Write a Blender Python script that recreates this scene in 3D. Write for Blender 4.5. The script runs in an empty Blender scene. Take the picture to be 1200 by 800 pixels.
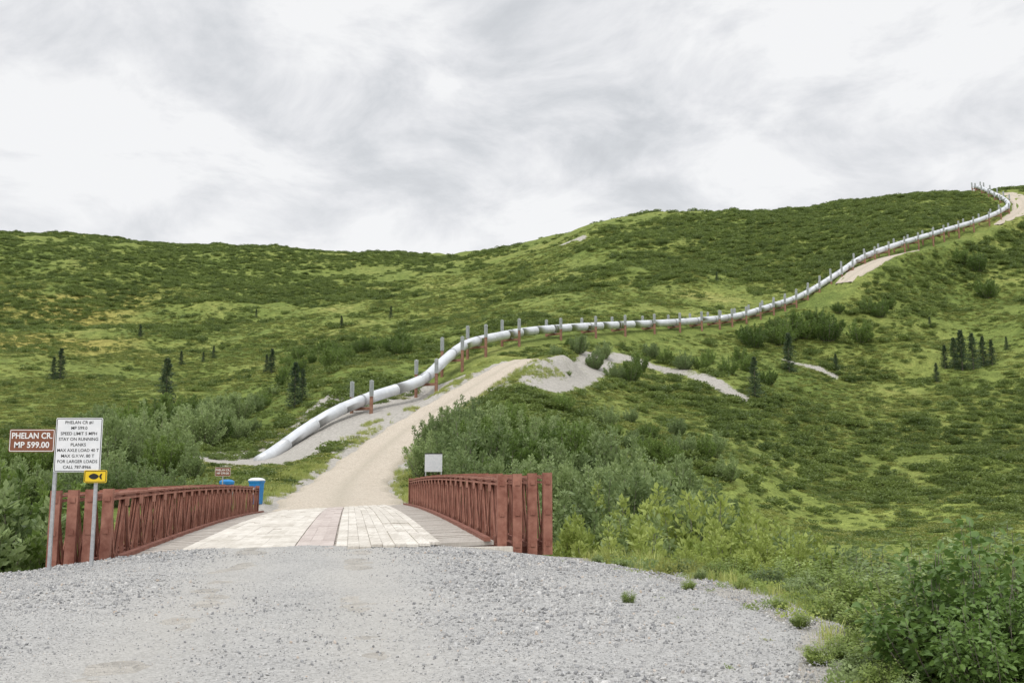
import bpy, math, random, bmesh
import numpy as np
from mathutils import Vector, Matrix
random.seed(7); rng=np.random.RandomState(11)
scene=bpy.context.scene
COL=scene.collection

# ------------------------------------------------------------ survey geometry
F=1167.0; TH=math.radians(8.2); CT,ST=math.cos(TH),math.sin(TH); EYE=1.6
def ray(px,py):
    a=(px-600)/F; b=(400-py)/F; d=CT-b*ST
    return a/d,(ST+b*CT)/d
def W(px,py,y):
    u,e=ray(px,py); return (u*y,y,EYE+e*y)

# ------------------------------------------------------------ numpy noise
_T=np.random.RandomState(3).rand(256,256)
def vnoise(x,y,s=0):
    x=np.asarray(x,float)+s*17.3; y=np.asarray(y,float)+s*9.1
    xi=np.floor(x).astype(int); yi=np.floor(y).astype(int)
    fx=x-xi; fy=y-yi; fx=fx*fx*(3-2*fx); fy=fy*fy*(3-2*fy)
    g=lambda i,j:_T[i%256,j%256]
    return (g(xi,yi)*(1-fx)+g(xi+1,yi)*fx)*(1-fy)+(g(xi,yi+1)*(1-fx)+g(xi+1,yi+1)*fx)*fy
def fbm(x,y,s=0,o=4):
    r=0;a=.5;t=0
    for i in range(o):
        r=r+a*vnoise(x*2**i,y*2**i,s+i*3); t+=a; a*=.5
    return r/t
def sstep(a,b,x):
    t=np.clip((x-a)/(b-a),0,1); return t*t*(3-2*t)
def catmull(P,n):
    P=np.array(P,float); out=[]
    for i in range(len(P)-1):
        p0=P[max(i-1,0)];p1=P[i];p2=P[i+1];p3=P[min(i+2,len(P)-1)]
        for k in range(n):
            t=k/n
            out.append(.5*((2*p1)+(-p0+p2)*t+(2*p0-5*p1+4*p2-p3)*t*t+(-p0+3*p1-3*p2+p3)*t**3))
    out.append(P[-1]); return np.array(out)

# ------------------------------------------------------------ pipeline route (bearing, elevation, distance, height over ground)
PIPE=[(300,543,120,-.3),(322,530,123,.4),(350,509,127,.9),(390,484,133,1.4),(430,467,139,1.8),(465,456,145,2.3),(495,445,150,2.9),(520,423,157,3.3),(545,404,166,3.2),(580,395,177,2.6),
(620,388,190,2.0),(680,383,205,1.8),(740,380,220,1.8),(800,377,232,1.8),(860,371,245,1.8),(900,360,255,1.8),(940,346,265,1.8),(980,322,278,1.8),
(1010,302,290,1.8),(1050,287,303,1.8),(1100,272,322,1.8),(1150,257,345,1.8),(1178,244,368,1.8),(1180,236,388,1.8),(1165,227,408,1.8),(1147,219,430,1.8),(1143,219,450,1.8)]
pd=catmull(PIPE,12)
pipe_w=np.array([W(a,b,c) for a,b,c,h in pd])
ROAD=[(393,598,54.7),(400,584,66),(403,574,78),(418,556,93),(447,528,110),(482,500,124),(525,472,136),(565,447,147),(604,425,157),(640,416,168)]
rd=catmull(ROAD,10); road_w=np.array([W(*p) for p in rd]); 
ROAD2=[(955,362,254),(975,345,262),(1000,322,275),(1035,303,290),(1075,293,303),(1130,278,326),(1178,258,350),(1199,244,372),(1196,233,392),(1178,226,418)]
rd2=catmull(ROAD2,10); road2_w=np.array([W(*p) for p in rd2])

cp=[]
def addp(px,y,py=None,z=None):
    u,e=ray(px,py if py is not None else 560)
    if z is not None: e=(z-EYE)/y
    cp.append((u,y,e))
for (a,b,c,h) in PIPE[:-1]:
    u,e=ray(a,b); cp.append((u,c,(e*c-h)/c))
for p in ROAD[:-1]: addp(p[0],p[2],p[1])
for p in ROAD2: addp(p[0],p[2],p[1])
tab={-500:[(150,500),(220,440),(320,390),(430,330),(600,264)],
0:[(150,500),(220,440),(320,390),(430,330),(600,271)],
150:[(110,530),(150,503),(220,445),(320,395),(430,335),(600,281)],
300:[(150,505),(200,450),(300,400),(430,342),(620,291)],
400:[(170,440),(250,405),(340,370),(470,325),(630,296)],
480:[(200,412),(280,380),(380,345),(500,315),(640,300)],
545:[(230,392),(300,368),(390,335),(520,305),(640,301)],
600:[(240,378),(320,345),(410,310),(470,290)],
660:[(260,362),(340,320),(420,287),(470,272)],
740:[(280,350),(360,300),(430,268),(480,254)],
930:[(320,310),(400,266),(480,247)],
985:[(350,280),(420,250),(480,235)],
1080:[(370,252),(470,234)],
1500:[(160,540),(200,460),(240,390),(290,325),(340,270),(430,215)],
1200:[(160,540),(200,462),(240,392),(290,328),(335,278),(430,223)],
1120:[(160,545),(200,468),(240,400),(280,345)],
1000:[(150,565),(185,495),(215,440),(238,395)],
850:[(130,540),(165,480),(200,435),(222,408),(300,335),(370,287),(430,262),(480,249)],
750:[(120,530),(150,490),(180,450),(203,418)],
660:[(115,515),(145,458),(178,420)],
600:[(110,515),(135,465)]}
for k,v in tab.items():
    for (y,py) in v: addp(k,y,py)
    y,py=v[-1]
    if y>420:
        addp(k,y*1.15,py+14); addp(k,y*1.5,py+45); addp(k,y*2.6,py+110)
for px in (800,950,1100,1300,1700): addp(px,60,z=-2.8)
for px in (950,1100,1300,1700): addp(px,90,z=-2.8); addp(px,122,z=-2.5)
addp(850,92,z=-.8)
for px,y,z in ((700,62,-2),(700,90,0.3),(600,62,-.8),(600,88,1.6),(500,62,0.),(500,82,1.6),(300,62,.6),(300,88,2.2),(150,62,0.2),(150,86,1.8),(0,62,0),(0,90,2),(0,115,4.5),(-500,62,0),(-500,100,3)): addp(px,y,z=z)
cp=np.array(cp)
def feat(u,y): return np.stack([2.2*u,np.log(y)],-1)
X=feat(cp[:,0],cp[:,1]); n=len(X)
def tps(r2): return np.where(r2>1e-12,.5*r2*np.log(r2+1e-12),0)
K=tps(((X[:,None]-X[None])**2).sum(-1))+np.eye(n)*2e-4
A=np.zeros((n+3,n+3)); A[:n,:n]=K; A[:n,n]=1; A[:n,n+1:]=X; A[n,:n]=1; A[n+1:,:n]=X.T
sol=np.linalg.solve(A,np.concatenate([cp[:,2],np.zeros(3)]))
def rbf_e(u,y):
    sh=u.shape; Q=feat(u.ravel(),y.ravel()); out=np.zeros(len(Q))
    for i in range(0,len(Q),20000):
        q=Q[i:i+20000]; k=tps(((q[:,None]-X[None])**2).sum(-1))
        out[i:i+20000]=k@sol[:n]+sol[n]+q@sol[n+1:]
    return out.reshape(sh)
def pdist(x,y,path):
    sh=x.shape; x=x.ravel(); y=y.ravel(); D=np.zeros(len(x)); I=np.zeros(len(x),int)
    for i in range(0,len(x),20000):
        d=(x[i:i+20000,None]-path[None,:,0])**2+(y[i:i+20000,None]-path[None,:,1])**2
        I[i:i+20000]=d.argmin(1); D[i:i+20000]=np.sqrt(d.min(1))
    return D.reshape(sh),I.reshape(sh)
def Redge(y): return np.interp(y,[-12,0,8.5,11.4,15,19,22,24],[2.2,2.4,2.9,3.8,3.5,2.9,1.6,1.4])
BX,BY=-4.29,21.5; BD=np.array([-.159,.9873]); BR=np.array([.9873,.159]); BL=34.0
def near_z(x,y):
    xc=BX+(y-BY)*(-.161)
    zp=.04*sstep(8,16,y)+.27*sstep(13,21.2,y)*np.exp(-(np.abs(x-xc-.4)/4.6)**3)-.10*sstep(14,21,y)*sstep(3.5,7,np.abs(x-xc))-.14*sstep(13,20,y)*sstep(2.5,6,xc-x)
    s=(x-BX)*BD[0]+(y-BY)*BD[1]
    wob=(fbm(x*.5,y*.5,5)-.5)*1.4
    dr=(x-Redge(y)+wob); df=s+.1; dl=(-13-x)+wob
    z=zp-np.minimum(.16*np.maximum(dr,0),.8)-.22*np.maximum(dr-5,0)
    z=np.minimum(z,zp-.9*np.maximum(df-0.0,0)); z=np.minimum(z,zp-.3*np.maximum(dl,0))
    z=np.maximum(z,-2.8)
    return z+(fbm(x*.8,y*.8,1)-.5)*.10*np.where((df<0)&(dr<0),.5,1.)+(fbm(x*.15,y*.15,2)-.5)*.5*sstep(0,6,np.maximum(dr,df))
REND=84
RHW=np.interp(np.arange(len(road_w)),[0,12,25,60,80,90],[3.7,3.9,3.5,3.1,2.7,2.2])
def ground(x,y):
    x=np.asarray(x,float); y=np.asarray(y,float)
    ys=np.maximum(y,40.)
    e=rbf_e(x/ys,ys); zf=EYE+e*ys
    dp,_=pdist(x,y,pipe_w); dR,iR=pdist(x,y,road_w); dR2,iR2=pdist(x,y,road2_w)
    m=sstep(3,25,np.minimum(np.minimum(dp,dR),dR2))
    amp=np.clip(ys/110,.25,2.6)
    zf=zf+m*amp*((fbm(x/38,y/38,7)-.5)*3.2+(fbm(x/9,y/9,8,3)-.5)*.9)
    zf=zf+(1-m)*(fbm(x/3,y/3,9,3)-.5)*.25
    w=sstep(46,58,y); z=near_z(x,y)*(1-w)+zf*w
    for d,i,P,hw in ((dR,iR,road_w,RHW[iR]+.2),(dR2,iR2,road2_w,4.)):
        k=1-sstep(hw,hw+5,d)
        if P is road_w: k=k*sstep(54.0,54.9,y+.161*(x+9.6))
        z=z*(1-k)+(P[i,2]-.22*(1-sstep(hw-.6,hw+.6,d)))*k
    return z
def gz(x,y): return float(ground(np.array([x]),np.array([y]))[0])
uu=np.concatenate([np.linspace(-1.8,-.62,36)[:-1],np.linspace(-.62,.62,350),np.linspace(.62,1.8,36)[1:]])
ww=np.exp(np.linspace(math.log(3.),math.log(1400.),640))
U,WW=np.meshgrid(uu,ww); GX=U*WW; GY=WW-15
GZ=ground(GX,GY)
def hit(px,py):
    u,e=ray(px,py); ys=np.exp(np.linspace(math.log(60),math.log(700),900)); z=ground(u*ys,ys)
    k=np.where(z>=EYE+e*ys)[0]; y=ys[k[0]] if len(k) else 650.
    return np.array([u*y,y,gz(u*y,y)])

# ------------------------------------------------------------ materials
def newmat(name):
    m=bpy.data.materials.new(name); m.use_nodes=True; nt=m.node_tree; nt.nodes.clear()
    o=nt.nodes.new('ShaderNodeOutputMaterial'); return m,nt,o
def N(nt,t,**k):
    nd=nt.nodes.new(t)
    for a,b in k.items(): setattr(nd,a,b)
    return nd
def ramp(nt,stops,fac):
    r=N(nt,'ShaderNodeValToRGB'); el=r.color_ramp.elements
    while len(el)<len(stops): el.new(.5)
    for e,(p,c) in zip(el,stops): e.position=p; e.color=(c[0],c[1],c[2],1)
    nt.links.new(fac,r.inputs[0]); return r.outputs[0]
def noise(nt,scale,detail=5,vec=None,rough=.55,dist=0):
    nn=N(nt,'ShaderNodeTexNoise'); nn.inputs['Scale'].default_value=scale; nn.inputs['Detail'].default_value=detail; nn.inputs['Roughness'].default_value=rough; nn.inputs['Distortion'].default_value=dist
    if vec is not None: nt.links.new(vec,nn.inputs['Vector'])
    return nn.outputs['Fac']
def mix(nt,f,a,b,mode='MIX'):
    m=N(nt,'ShaderNodeMix'); m.data_type='RGBA'; m.blend_type=mode
    for s,v in ((0,f),(6,a),(7,b)):
        if isinstance(v,(int,float)): m.inputs[s].default_value=v
        elif isinstance(v,tuple): m.inputs[s].default_value=(*v,1)
        else: nt.links.new(v,m.inputs[s])
    return m.outputs[2]
def math_(nt,op,a,b=None,clamp=False):
    m=N(nt,'ShaderNodeMath'); m.operation=op; m.use_clamp=clamp
    for s,v in ((0,a),(1,b)):
        if v is None: continue
        if isinstance(v,(int,float)): m.inputs[s].default_value=v
        else: nt.links.new(v,m.inputs[s])
    return m.outputs[0]
def surf(nt,o,col,rough=.85,metal=0,bump=None,bstr=.4,bdist=.02,spec=.3):
    p=N(nt,'ShaderNodeBsdfPrincipled')
    if isinstance(col,tuple): p.inputs['Base Color'].default_value=(*col,1)
    else: nt.links.new(col,p.inputs['Base Color'])
    p.inputs['Roughness'].default_value=rough; p.inputs['Metallic'].default_value=metal; p.inputs['Specular IOR Level'].default_value=spec
    if bump is not None:
        b=N(nt,'ShaderNodeBump'); b.inputs['Strength'].default_value=bstr; b.inputs['Distance'].default_value=bdist
        nt.links.new(bump,b.inputs['Height']); nt.links.new(b.outputs[0],p.inputs['Normal'])
    nt.links.new(p.outputs[0],o.inputs[0]); return p
def simple(name,c1,c2,scale=6,rough=.7,metal=0,bstr=.2,bdist=.01,detail=6):
    m,nt,o=newmat(name); g=N(nt,'ShaderNodeNewGeometry')
    f=noise(nt,scale,detail,g.outputs['Position'],.65)
    c=ramp(nt,[(.32,c1),(.68,c2)],f); surf(nt,o,c,rough,metal,f,bstr,bdist); return m
def leafmat(name,dark,light,tr=.3,scale=1.2):
    m,nt,o=newmat(name); g=N(nt,'ShaderNodeNewGeometry'); oi=N(nt,'ShaderNodeObjectInfo')
    f=noise(nt,scale,3,g.outputs['Position'])
    f2=noise(nt,scale*9,2,g.outputs['Position'])
    t=math_(nt,'ADD',math_(nt,'MULTIPLY',f,.45),math_(nt,'ADD',math_(nt,'MULTIPLY',oi.outputs['Random'],.4),math_(nt,'MULTIPLY',f2,.35)))
    c=ramp(nt,[(.3,dark),(.85,light)],t)
    p=surf(nt,o,c,.45,spec=.35); tl=N(nt,'ShaderNodeBsdfTranslucent'); nt.links.new(mix(nt,.5,c,light),tl.inputs[0])
    ms=N(nt,'ShaderNodeMixShader'); ms.inputs[0].default_value=tr
    nt.links.new(p.outputs[0],ms.inputs[1]); nt.links.new(tl.outputs[0],ms.inputs[2]); nt.links.new(ms.outputs[0],o.inputs[0]); return m

M_leaf=leafmat('willow_leaf',(.12,.18,.065),(.36,.45,.19),.35)
M_leaf2=leafmat('alder_leaf',(.075,.13,.03),(.22,.31,.075),.3)
M_young=leafmat('young_leaf',(.20,.28,.055),(.46,.53,.15),.38)
M_brush=leafmat('brush_leaf',(.070,.112,.030),(.235,.30,.08),.36,.05)
M_low=leafmat('low_leaf',(.13,.17,.042),(.35,.37,.10),.3,.06)
M_needle=leafmat('spruce_needle',(.035,.065,.032),(.10,.15,.07),.15)
M_grass=leafmat('grass_blade',(.20,.28,.06),(.50,.52,.17),.35,.3)
M_bark=simple('bark',(.12,.10,.08),(.28,.25,.21),20)
M_red=simple('red_oxide_steel',(.20,.075,.052),(.41,.20,.145),3.5,.85,detail=9)
M_redd=simple('red_oxide_dark',(.18,.068,.048),(.32,.145,.105),5,.82)
M_galv=simple('galvanised_steel',(.34,.35,.36),(.50,.51,.52),15,.45,.3)
M_alu=simple('panel_back',(.55,.57,.59),(.68,.69,.70),9,.5,.1)
M_pipe=simple('pipe_jacket',(.56,.58,.61),(.71,.73,.75),.8,.38,.2,.05)
M_fin=simple('radiator_aluminium',(.42,.45,.44),(.60,.62,.61),4,.5,.25)
M_rust=simple('rusty_post',(.20,.10,.07),(.34,.19,.13),2,.85)
M_white=simple('white_panel',(.74,.75,.76),(.82,.82,.82),8,.5)
M_brown=simple('brown_panel',(.19,.072,.038),(.25,.10,.055),8,.5)
M_yel=simple('yellow_panel',(.75,.50,.02),(.82,.58,.03),8,.5)
M_black=simple('black_ink',(.015,.015,.015),(.03,.03,.03),8,.6)
M_ink=simple('white_ink',(.78,.78,.76),(.84,.84,.83),8,.6)
M_blue=simple('blue_plastic',(.02,.18,.48),(.04,.27,.58),5,.4)
M_stone,nt,o=newmat('stone'); oi=N(nt,'ShaderNodeObjectInfo'); g=N(nt,'ShaderNodeNewGeometry')
c=ramp(nt,[(0,(.22,.22,.225)),(.25,(.36,.36,.36)),(.74,(.48,.475,.465)),(.95,(.60,.59,.57)),(1,(.50,.41,.33))],oi.outputs['Random']); f=noise(nt,60,4,g.outputs['Position'])
surf(nt,o,mix(nt,.35,c,ramp(nt,[(.3,(.2,.2,.2)),(.7,(.7,.7,.7))],f),'OVERLAY'),.9,bump=f,bstr=.3,bdist=.004)
def gravelmat(name,a,b,cc,sc=1.,rut=None):
    m,nt,o=newmat(name); g=N(nt,'ShaderNodeNewGeometry'); P=g.outputs['Position']
    v=N(nt,'ShaderNodeTexVoronoi'); v.inputs['Scale'].default_value=42*sc; nt.links.new(P,v.inputs['Vector'])
    big=noise(nt,.5,6,P,.65); fine=noise(nt,90*sc,3,P)
    base=ramp(nt,[(.35,a),(.65,b)],big)
    sp=N(nt,'ShaderNodeSeparateColor'); nt.links.new(v.outputs['Color'],sp.inputs[0])
    c=mix(nt,.5,base,ramp(nt,[(0,tuple(x*.5 for x in a)),(.5,b),(1,cc)],sp.outputs[0]))
    if rut:
        at=N(nt,'ShaderNodeAttribute'); at.attribute_name='worn'
        wv=math_(nt,'ADD',at.outputs['Fac'],math_(nt,'MULTIPLY',math_(nt,'SUBTRACT',big,.5),.9),True)
        c=mix(nt,math_(nt,'MULTIPLY',wv,.7),c,rut)
    h=math_(nt,'ADD',math_(nt,'MULTIPLY',v.outputs['Distance'],-1.),math_(nt,'MULTIPLY',fine,.4))
    surf(nt,o,c,.95,bump=h,bstr=.6,bdist=.02); return m
M_grav=gravelmat('grey_gravel',(.34,.335,.325),(.44,.435,.42),(.60,.59,.57),1.,(.47,.445,.40))
M_dirt=gravelmat('beige_gravel',(.46,.395,.31),(.55,.48,.39),(.65,.59,.51),.3,(.32,.29,.22))
def woodmat(name,a,b):
    m,nt,o=newmat(name); g=N(nt,'ShaderNodeNewGeometry'); tc=N(nt,'ShaderNodeTexCoord')
    mp=N(nt,'ShaderNodeMapping'); mp.inputs['Rotation'].default_value=(0,0,-math.atan2(.159,.9873)); mp.inputs['Scale'].default_value=(9,.5,1)
    nt.links.new(tc.outputs['Object'],mp.inputs[0]); f=noise(nt,3,6,mp.outputs[0],.7)
    f2=noise(nt,1.0,6,g.outputs['Position'],.7)
    ri=g.outputs['Random Per Island']
    t=math_(nt,'ADD',math_(nt,'MULTIPLY',f,.48),math_(nt,'ADD',math_(nt,'MULTIPLY',ri,.08),math_(nt,'MULTIPLY',f2,.52)))
    surf(nt,o,ramp(nt,[(.36,a),(.66,b)],t),.85,bump=f,bstr=.4,bdist=.01); return m
M_plank=woodmat('weathered_plank',(.40,.36,.30),(.78,.74,.67))
M_deck=woodmat('old_deck_timber',(.36,.32,.28),(.56,.52,.47))
M_ter,nt,o=newmat('tundra'); g=N(nt,'ShaderNodeNewGeometry'); P=g.outputs['Position']
at=N(nt,'ShaderNodeAttribute'); at.attribute_name='gravel'; at2=N(nt,'ShaderNodeAttribute'); at2.attribute_name='lush'; at3=N(nt,'ShaderNodeAttribute'); at3.attribute_name='dry'
n1=noise(nt,.028,6,P,.6,.4); n2=noise(nt,.35,6,P,.65); n3=noise(nt,2.5,5,P,.7)
c1=ramp(nt,[(.30,(.105,.15,.04)),(.44,(.155,.20,.05)),(.56,(.21,.245,.065)),(.66,(.285,.285,.09)),(.75,(.36,.32,.12))],math_(nt,'ADD',math_(nt,'MULTIPLY',n1,.7),math_(nt,'MULTIPLY',n2,.3)))
c1=mix(nt,math_(nt,'MULTIPLY',at2.outputs['Fac'],.6),c1,(.27,.325,.08))
c1=mix(nt,math_(nt,'MULTIPLY',at3.outputs['Fac'],.75),c1,(.40,.335,.10))
c1=mix(nt,.65,c1,ramp(nt,[(.3,(.3,.3,.3)),(.7,(.68,.68,.68))],n2),'OVERLAY')
c1=mix(nt,.85,c1,ramp(nt,[(.32,(.26,.26,.26)),(.68,(.74,.74,.74))],n3),'OVERLAY')
gc=ramp(nt,[(.3,(.33,.31,.28)),(.7,(.54,.51,.46))],n3)
gm=math_(nt,'ADD',at.outputs['Fac'],math_(nt,'MULTIPLY',math_(nt,'SUBTRACT',n3,.5),.9)); gm=ramp(nt,[(.42,(0,0,0)),(.58,(1,1,1))],gm)
c=mix(nt,gm,c1,gc); surf(nt,o,c,.95,bump=math_(nt,'ADD',n2,math_(nt,'MULTIPLY',n3,.5)),bstr=.9,bdist=.5,spec=.1)

# ------------------------------------------------------------ mesh helpers
def mkobj(name,me,mat=None,parent=None,link=True):
    ob=bpy.data.objects.new(name,me)
    if mat is not None and me is not None: me.materials.clear(); me.materials.append(mat)
    if link: COL.objects.link(ob)
    if parent: ob.parent=parent
    return ob
def tag(ob,label,cat,group=None,kind=None):
    if label: ob['label']=label
    if cat: ob['category']=cat
    if group: ob['group']=group
    if kind: ob['kind']=kind
def empty(name,loc=(0,0,0)):
    e=bpy.data.objects.new(name,None); e.empty_display_size=.3; COL.objects.link(e); e.location=loc; return e
def mesh(name,V,Fc,smooth=False):
    me=bpy.data.meshes.new(name); me.from_pydata([tuple(map(float,v)) for v in V],[],Fc if isinstance(Fc,list) else Fc.tolist()); me.update()
    if smooth: me.polygons.foreach_set('use_smooth',[True]*len(me.polygons))
    return me
def fattr(me,name,v):
    a=me.attributes.new(name,'FLOAT','POINT'); a.data.foreach_set('value',np.asarray(v,np.float32).ravel())
class MB:
    def __init__(s): s.V=[]; s.F=[]
    def beam(s,p,q,w,h,up=(0,0,1)):
        p=Vector(p);q=Vector(q);d=(q-p).normalized();up=Vector(up)
        a=d.cross(up)
        if a.length<1e-3: a=d.cross(Vector((BR[0],BR[1],0)))
        a.normalize(); b=a.cross(d).normalized(); a*=w/2;b*=h/2; k=len(s.V)
        for c in (p,q):
            for i,j in ((-1,-1),(1,-1),(1,1),(-1,1)): s.V.append(c+a*i+b*j)
        s.F+=[(k,k+3,k+2,k+1),(k+4,k+5,k+6,k+7),(k,k+1,k+5,k+4),(k+1,k+2,k+6,k+5),(k+2,k+3,k+7,k+6),(k+3,k,k+4,k+7)]
    def tube(s,pts,rad,n=8,cap=True):
        pts=[Vector(p) for p in pts]; k=len(s.V); 
        for i,p in enumerate(pts):
            t=(pts[min(i+1,len(pts)-1)]-pts[max(i-1,0)]).normalized()
            a=t.cross(Vector((0,0,1))); 
            if a.length<1e-3: a=Vector((1,0,0))
            a.normalize(); b=a.cross(t); r=rad[i] if hasattr(rad,'__len__') else rad
            for j in range(n):
                an=2*math.pi*j/n; s.V.append(p+a*(r*math.cos(an))+b*(r*math.sin(an)))
        for i in range(len(pts)-1):
            for j in range(n):
                s.F.append((k+i*n+j,k+i*n+(j+1)%n,k+(i+1)*n+(j+1)%n,k+(i+1)*n+j))
        if cap:
            s.F.append(tuple(k+j for j in range(n))[::-1]); m=k+(len(pts)-1)*n; s.F.append(tuple(m+j for j in range(n)))
    def me(s,name,smooth=False): return mesh(name,s.V,s.F,smooth)

# ------------------------------------------------------------ terrain object
nr,nc=GX.shape
V=np.stack([GX.ravel(),GY.ravel(),GZ.ravel()],1)
i=np.arange((nr-1)*nc).reshape(nr-1,nc)[:,:-1].ravel()
Fc=np.stack([i,i+1,i+nc+1,i+nc],1)
me=mesh('ground',V,Fc,True)
dP,iP=pdist(GX,GY,pipe_w); dR,iR=pdist(GX,GY,road_w)
px_at=pd[iP,0]
gn=(fbm(GX/2.2,GY/2.2,51)-.5)*.7
grav=np.where(px_at<520,(1-sstep(5,11,dP))*.95,(1-sstep(1.5,4,dP))*.2)
grav=np.maximum(grav,((1-sstep(RHW[iR]+.0,RHW[iR]+2.0,dR))+gn*(dR<8))*(iR<REND-1))
side=np.where((px_at<500)&(GY>88)&(GY<156)&(dR<26),1-sstep(12,22,dP),0)*.72; grav=np.maximum(grav,side+gn)
hillpatch=[]
patches=[((750,424),(800,436),(862,464),1.7),((632,452),(668,434),(700,421),2.2),((705,421),(728,418),(750,424),1.0),((925,424),(955,432),(975,440),.6),((665,284),(675,280),(682,279),2.0)]
for a,b,c_,r in patches:
    hp=[hit(*a),hit(*b),hit(*c_)]; pp=catmull([h_[:3] for h_ in hp],12); hillpatch.append((pp,r)); d,_=pdist(GX,GY,pp); grav=np.maximum(grav,.72*(1-sstep(r,r+2.5,d))+gn*(d<r+3))
s_=(GX-BX)*BD[0]+(GY-BY)*BD[1]
ng=(GY<24); padm=(1-sstep(-.3,1.8,GX-Redge(GY)+(fbm(GX*.5,GY*.5,5)-.5)*1.4))*(1-sstep(.3,1.5,s_)); grav=np.where(ng,padm*1.1,grav)
fattr(me,'gravel',grav)
lush=sstep(20,30,GY)*(1-sstep(120,160,GY))*sstep(.12,.3,GX/np.maximum(GY,5)); fattr(me,'lush',lush)
gu=GX/np.maximum(GY,5); dry=(1-sstep(-.46,-.30,gu))*sstep(230,290,GY)*(1-sstep(400,470,GY))*sstep(.38,.58,fbm(GX/30,GY/30,91)); fattr(me,'dry',dry)
ter=mkobj('ground',me,M_ter); tag(ter,'green tundra hillsides with gravel verges and valley floor','ground',kind='structure')

ys=np.linspace(-6,21.4,150); ncx=110; V=[]
for iy,y in enumerate(ys):
    xr=Redge(y)-.25; xl=-13.2
    for ix in range(ncx): V.append((xl+(xr-xl)*ix/(ncx-1),y))
V=np.array(V)
def padz(x,y):
    z=near_z(x,y)+.03+.05*(fbm(x*1.8,y*1.8,4)-.5)
    for off in (-1.1,1.05): z=z-.03*np.exp(-((x-(BX+(y-BY)*(-.161)+off))/.5)**2)
    return z
z=padz(V[:,0],V[:,1])
edge=np.tile(np.linspace(0,1,ncx),len(ys)); z-=.12*(sstep(.97,1,edge)+1-sstep(0,.03,edge))
V=np.column_stack([V,z]); i=np.arange((len(ys)-1)*ncx).reshape(-1,ncx)[:,:-1].ravel()
pme=mesh('gravel_road',V,np.stack([i,i+1,i+ncx+1,i+ncx],1),True)
xc_=BX+(V[:,1]-BY)*(-.161); dxx=V[:,0]-xc_
fattr(pme,'worn',.5*(np.exp(-((dxx+1.15)/.75)**2)+np.exp(-((dxx-1.1)/.75)**2))+.1)
pad=mkobj('gravel_road',pme,M_grav); tag(pad,'grey crushed gravel approach road before the bridge','gravel road',kind='structure')

def ribbon(name,P,hws,mat,label,tilt=False):
    V=[];Fc=[];m=17;wn=[]
    T=np.gradient(P[:,:2],axis=0); T/=np.linalg.norm(T,axis=1)[:,None]
    for k in range(len(P)):
        nrm=np.array([T[k,1],-T[k,0]]); wl=hws[k]*(1+.07*math.sin(k*.9)+.05*math.sin(k*2.3))
        for j in range(m):
            t=-1+2*j/(m-1); q=P[k,:2]+nrm*t*wl
            zz=P[k,2]+.05-.25*max(0,abs(t)-.86)/.14*1.2+.04*(1-t*t)-.05*math.exp(-((abs(t)-.4)/.12)**2)
            if tilt:
                s=(q[0]-BX)*BD[0]+(q[1]-BY)*BD[1]; zz+=.05*t*wl*(1-float(sstep(0,10,s-BL)))
            V.append((q[0],q[1],zz)); wn.append(.5*math.exp(-(t/.16)**2)+.7*max(0,abs(t)-.75)/.25)
    for k in range(len(P)-1):
        for j in range(m-1): a=k*m+j; Fc.append((a,a+1,a+m+1,a+m))
    me=mesh(name,V,Fc,True); fattr(me,'worn',wn); ob=mkobj(name,me,mat); tag(ob,label,'road',kind='structure'); return ob
ribbon('road',road_w[:REND],RHW[:REND]+.05,M_dirt,'beige gravel service road climbing from the bridge',True)
i0,i1=16,40; ribbon('road',road2_w[i0:i1],np.interp(np.arange(i1-i0),[0,6,18,i1-i0],[2.4,4.2,3.6,1.6]),M_dirt,'pale gravel service road beside the pipeline on the hill')
i0=57; ribbon('road',road2_w[i0:],np.interp(np.arange(len(road2_w)-i0),[0,6,40],[1.5,4.2,4]),M_dirt,'pale gravel service road cresting the hill')

# ------------------------------------------------------------ bridge
def B(s,t,h):
    f=(t+4)/8; zb=(-.13+(.04)*s/BL)*(1-f)+(.17+.14*s/BL)*f
    cam=.14*math.sin(math.pi*min(max(s/BL,0),1))
    p=np.array([BX,BY])+BD*s+BR*t; return (p[0],p[1],zb+cam+h)
bridge=empty('bridge',B(0,0,0)); tag(bridge,'low truss bridge, red-brown steel sides and weathered timber deck','bridge')
def part(name,me,mat,parent,label=None):
    ob=mkobj(name,me,mat,parent)
    ob.matrix_parent_inverse=Matrix.Translation(-(Vector(parent.location) if parent.type=='EMPTY' else Vector((0,0,0))))
    if label: ob['label']=label
    return ob
deck=MB(); s=0.05
while s<BL+.4:
    deck.beam(B(s+.12,-3.95,.19+random.uniform(-.008,.008)),B(s+.12,3.95,.19+random.uniform(-.008,.008)),.225,.09,(0,0,1)); s+=.25
part('deck',deck.me('deck'),M_deck,bridge)
def track(t0,t1,n):
    mb=MB(); w=(t1-t0)/n
    for k in range(n):
        s=-.30+random.uniform(-.45,.15)
        while s<BL+.2:
            L=random.choice([3.6,4.2,4.8,5.4]); e=min(s+L,BL+.4); t=t0+w*(k+.5); hh=.262+random.uniform(-.010,.010)
            mb.beam(B(s+.01,t,hh),B((s+e)/2,t+random.uniform(-.004,.004),hh),w-.006,.055); mb.beam(B((s+e)/2+.004,t,hh),B(e-.012,t,hh+random.uniform(-.01,.01)),w-.007,.055)
            s=e
    return mb
part('running_plank_track',track(-2.75,-.34,10).me('planks'),M_plank,bridge)
part('running_plank_track',track(.55,2.75,9).me('planks'),M_plank,bridge)
part('centre_planks',track(-.31,.50,3).me('planks'),woodmat('pinkish_plank',(.38,.315,.285),(.62,.55,.505)),bridge,'pinkish grey centre planks between the running tracks')
hb=MB(); hb.beam(B(-.45,-4.7,.0),B(-.30,-2.8,.03),.22,.16); part('header_timber',hb.me('header_timber'),M_plank,bridge)
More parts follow.
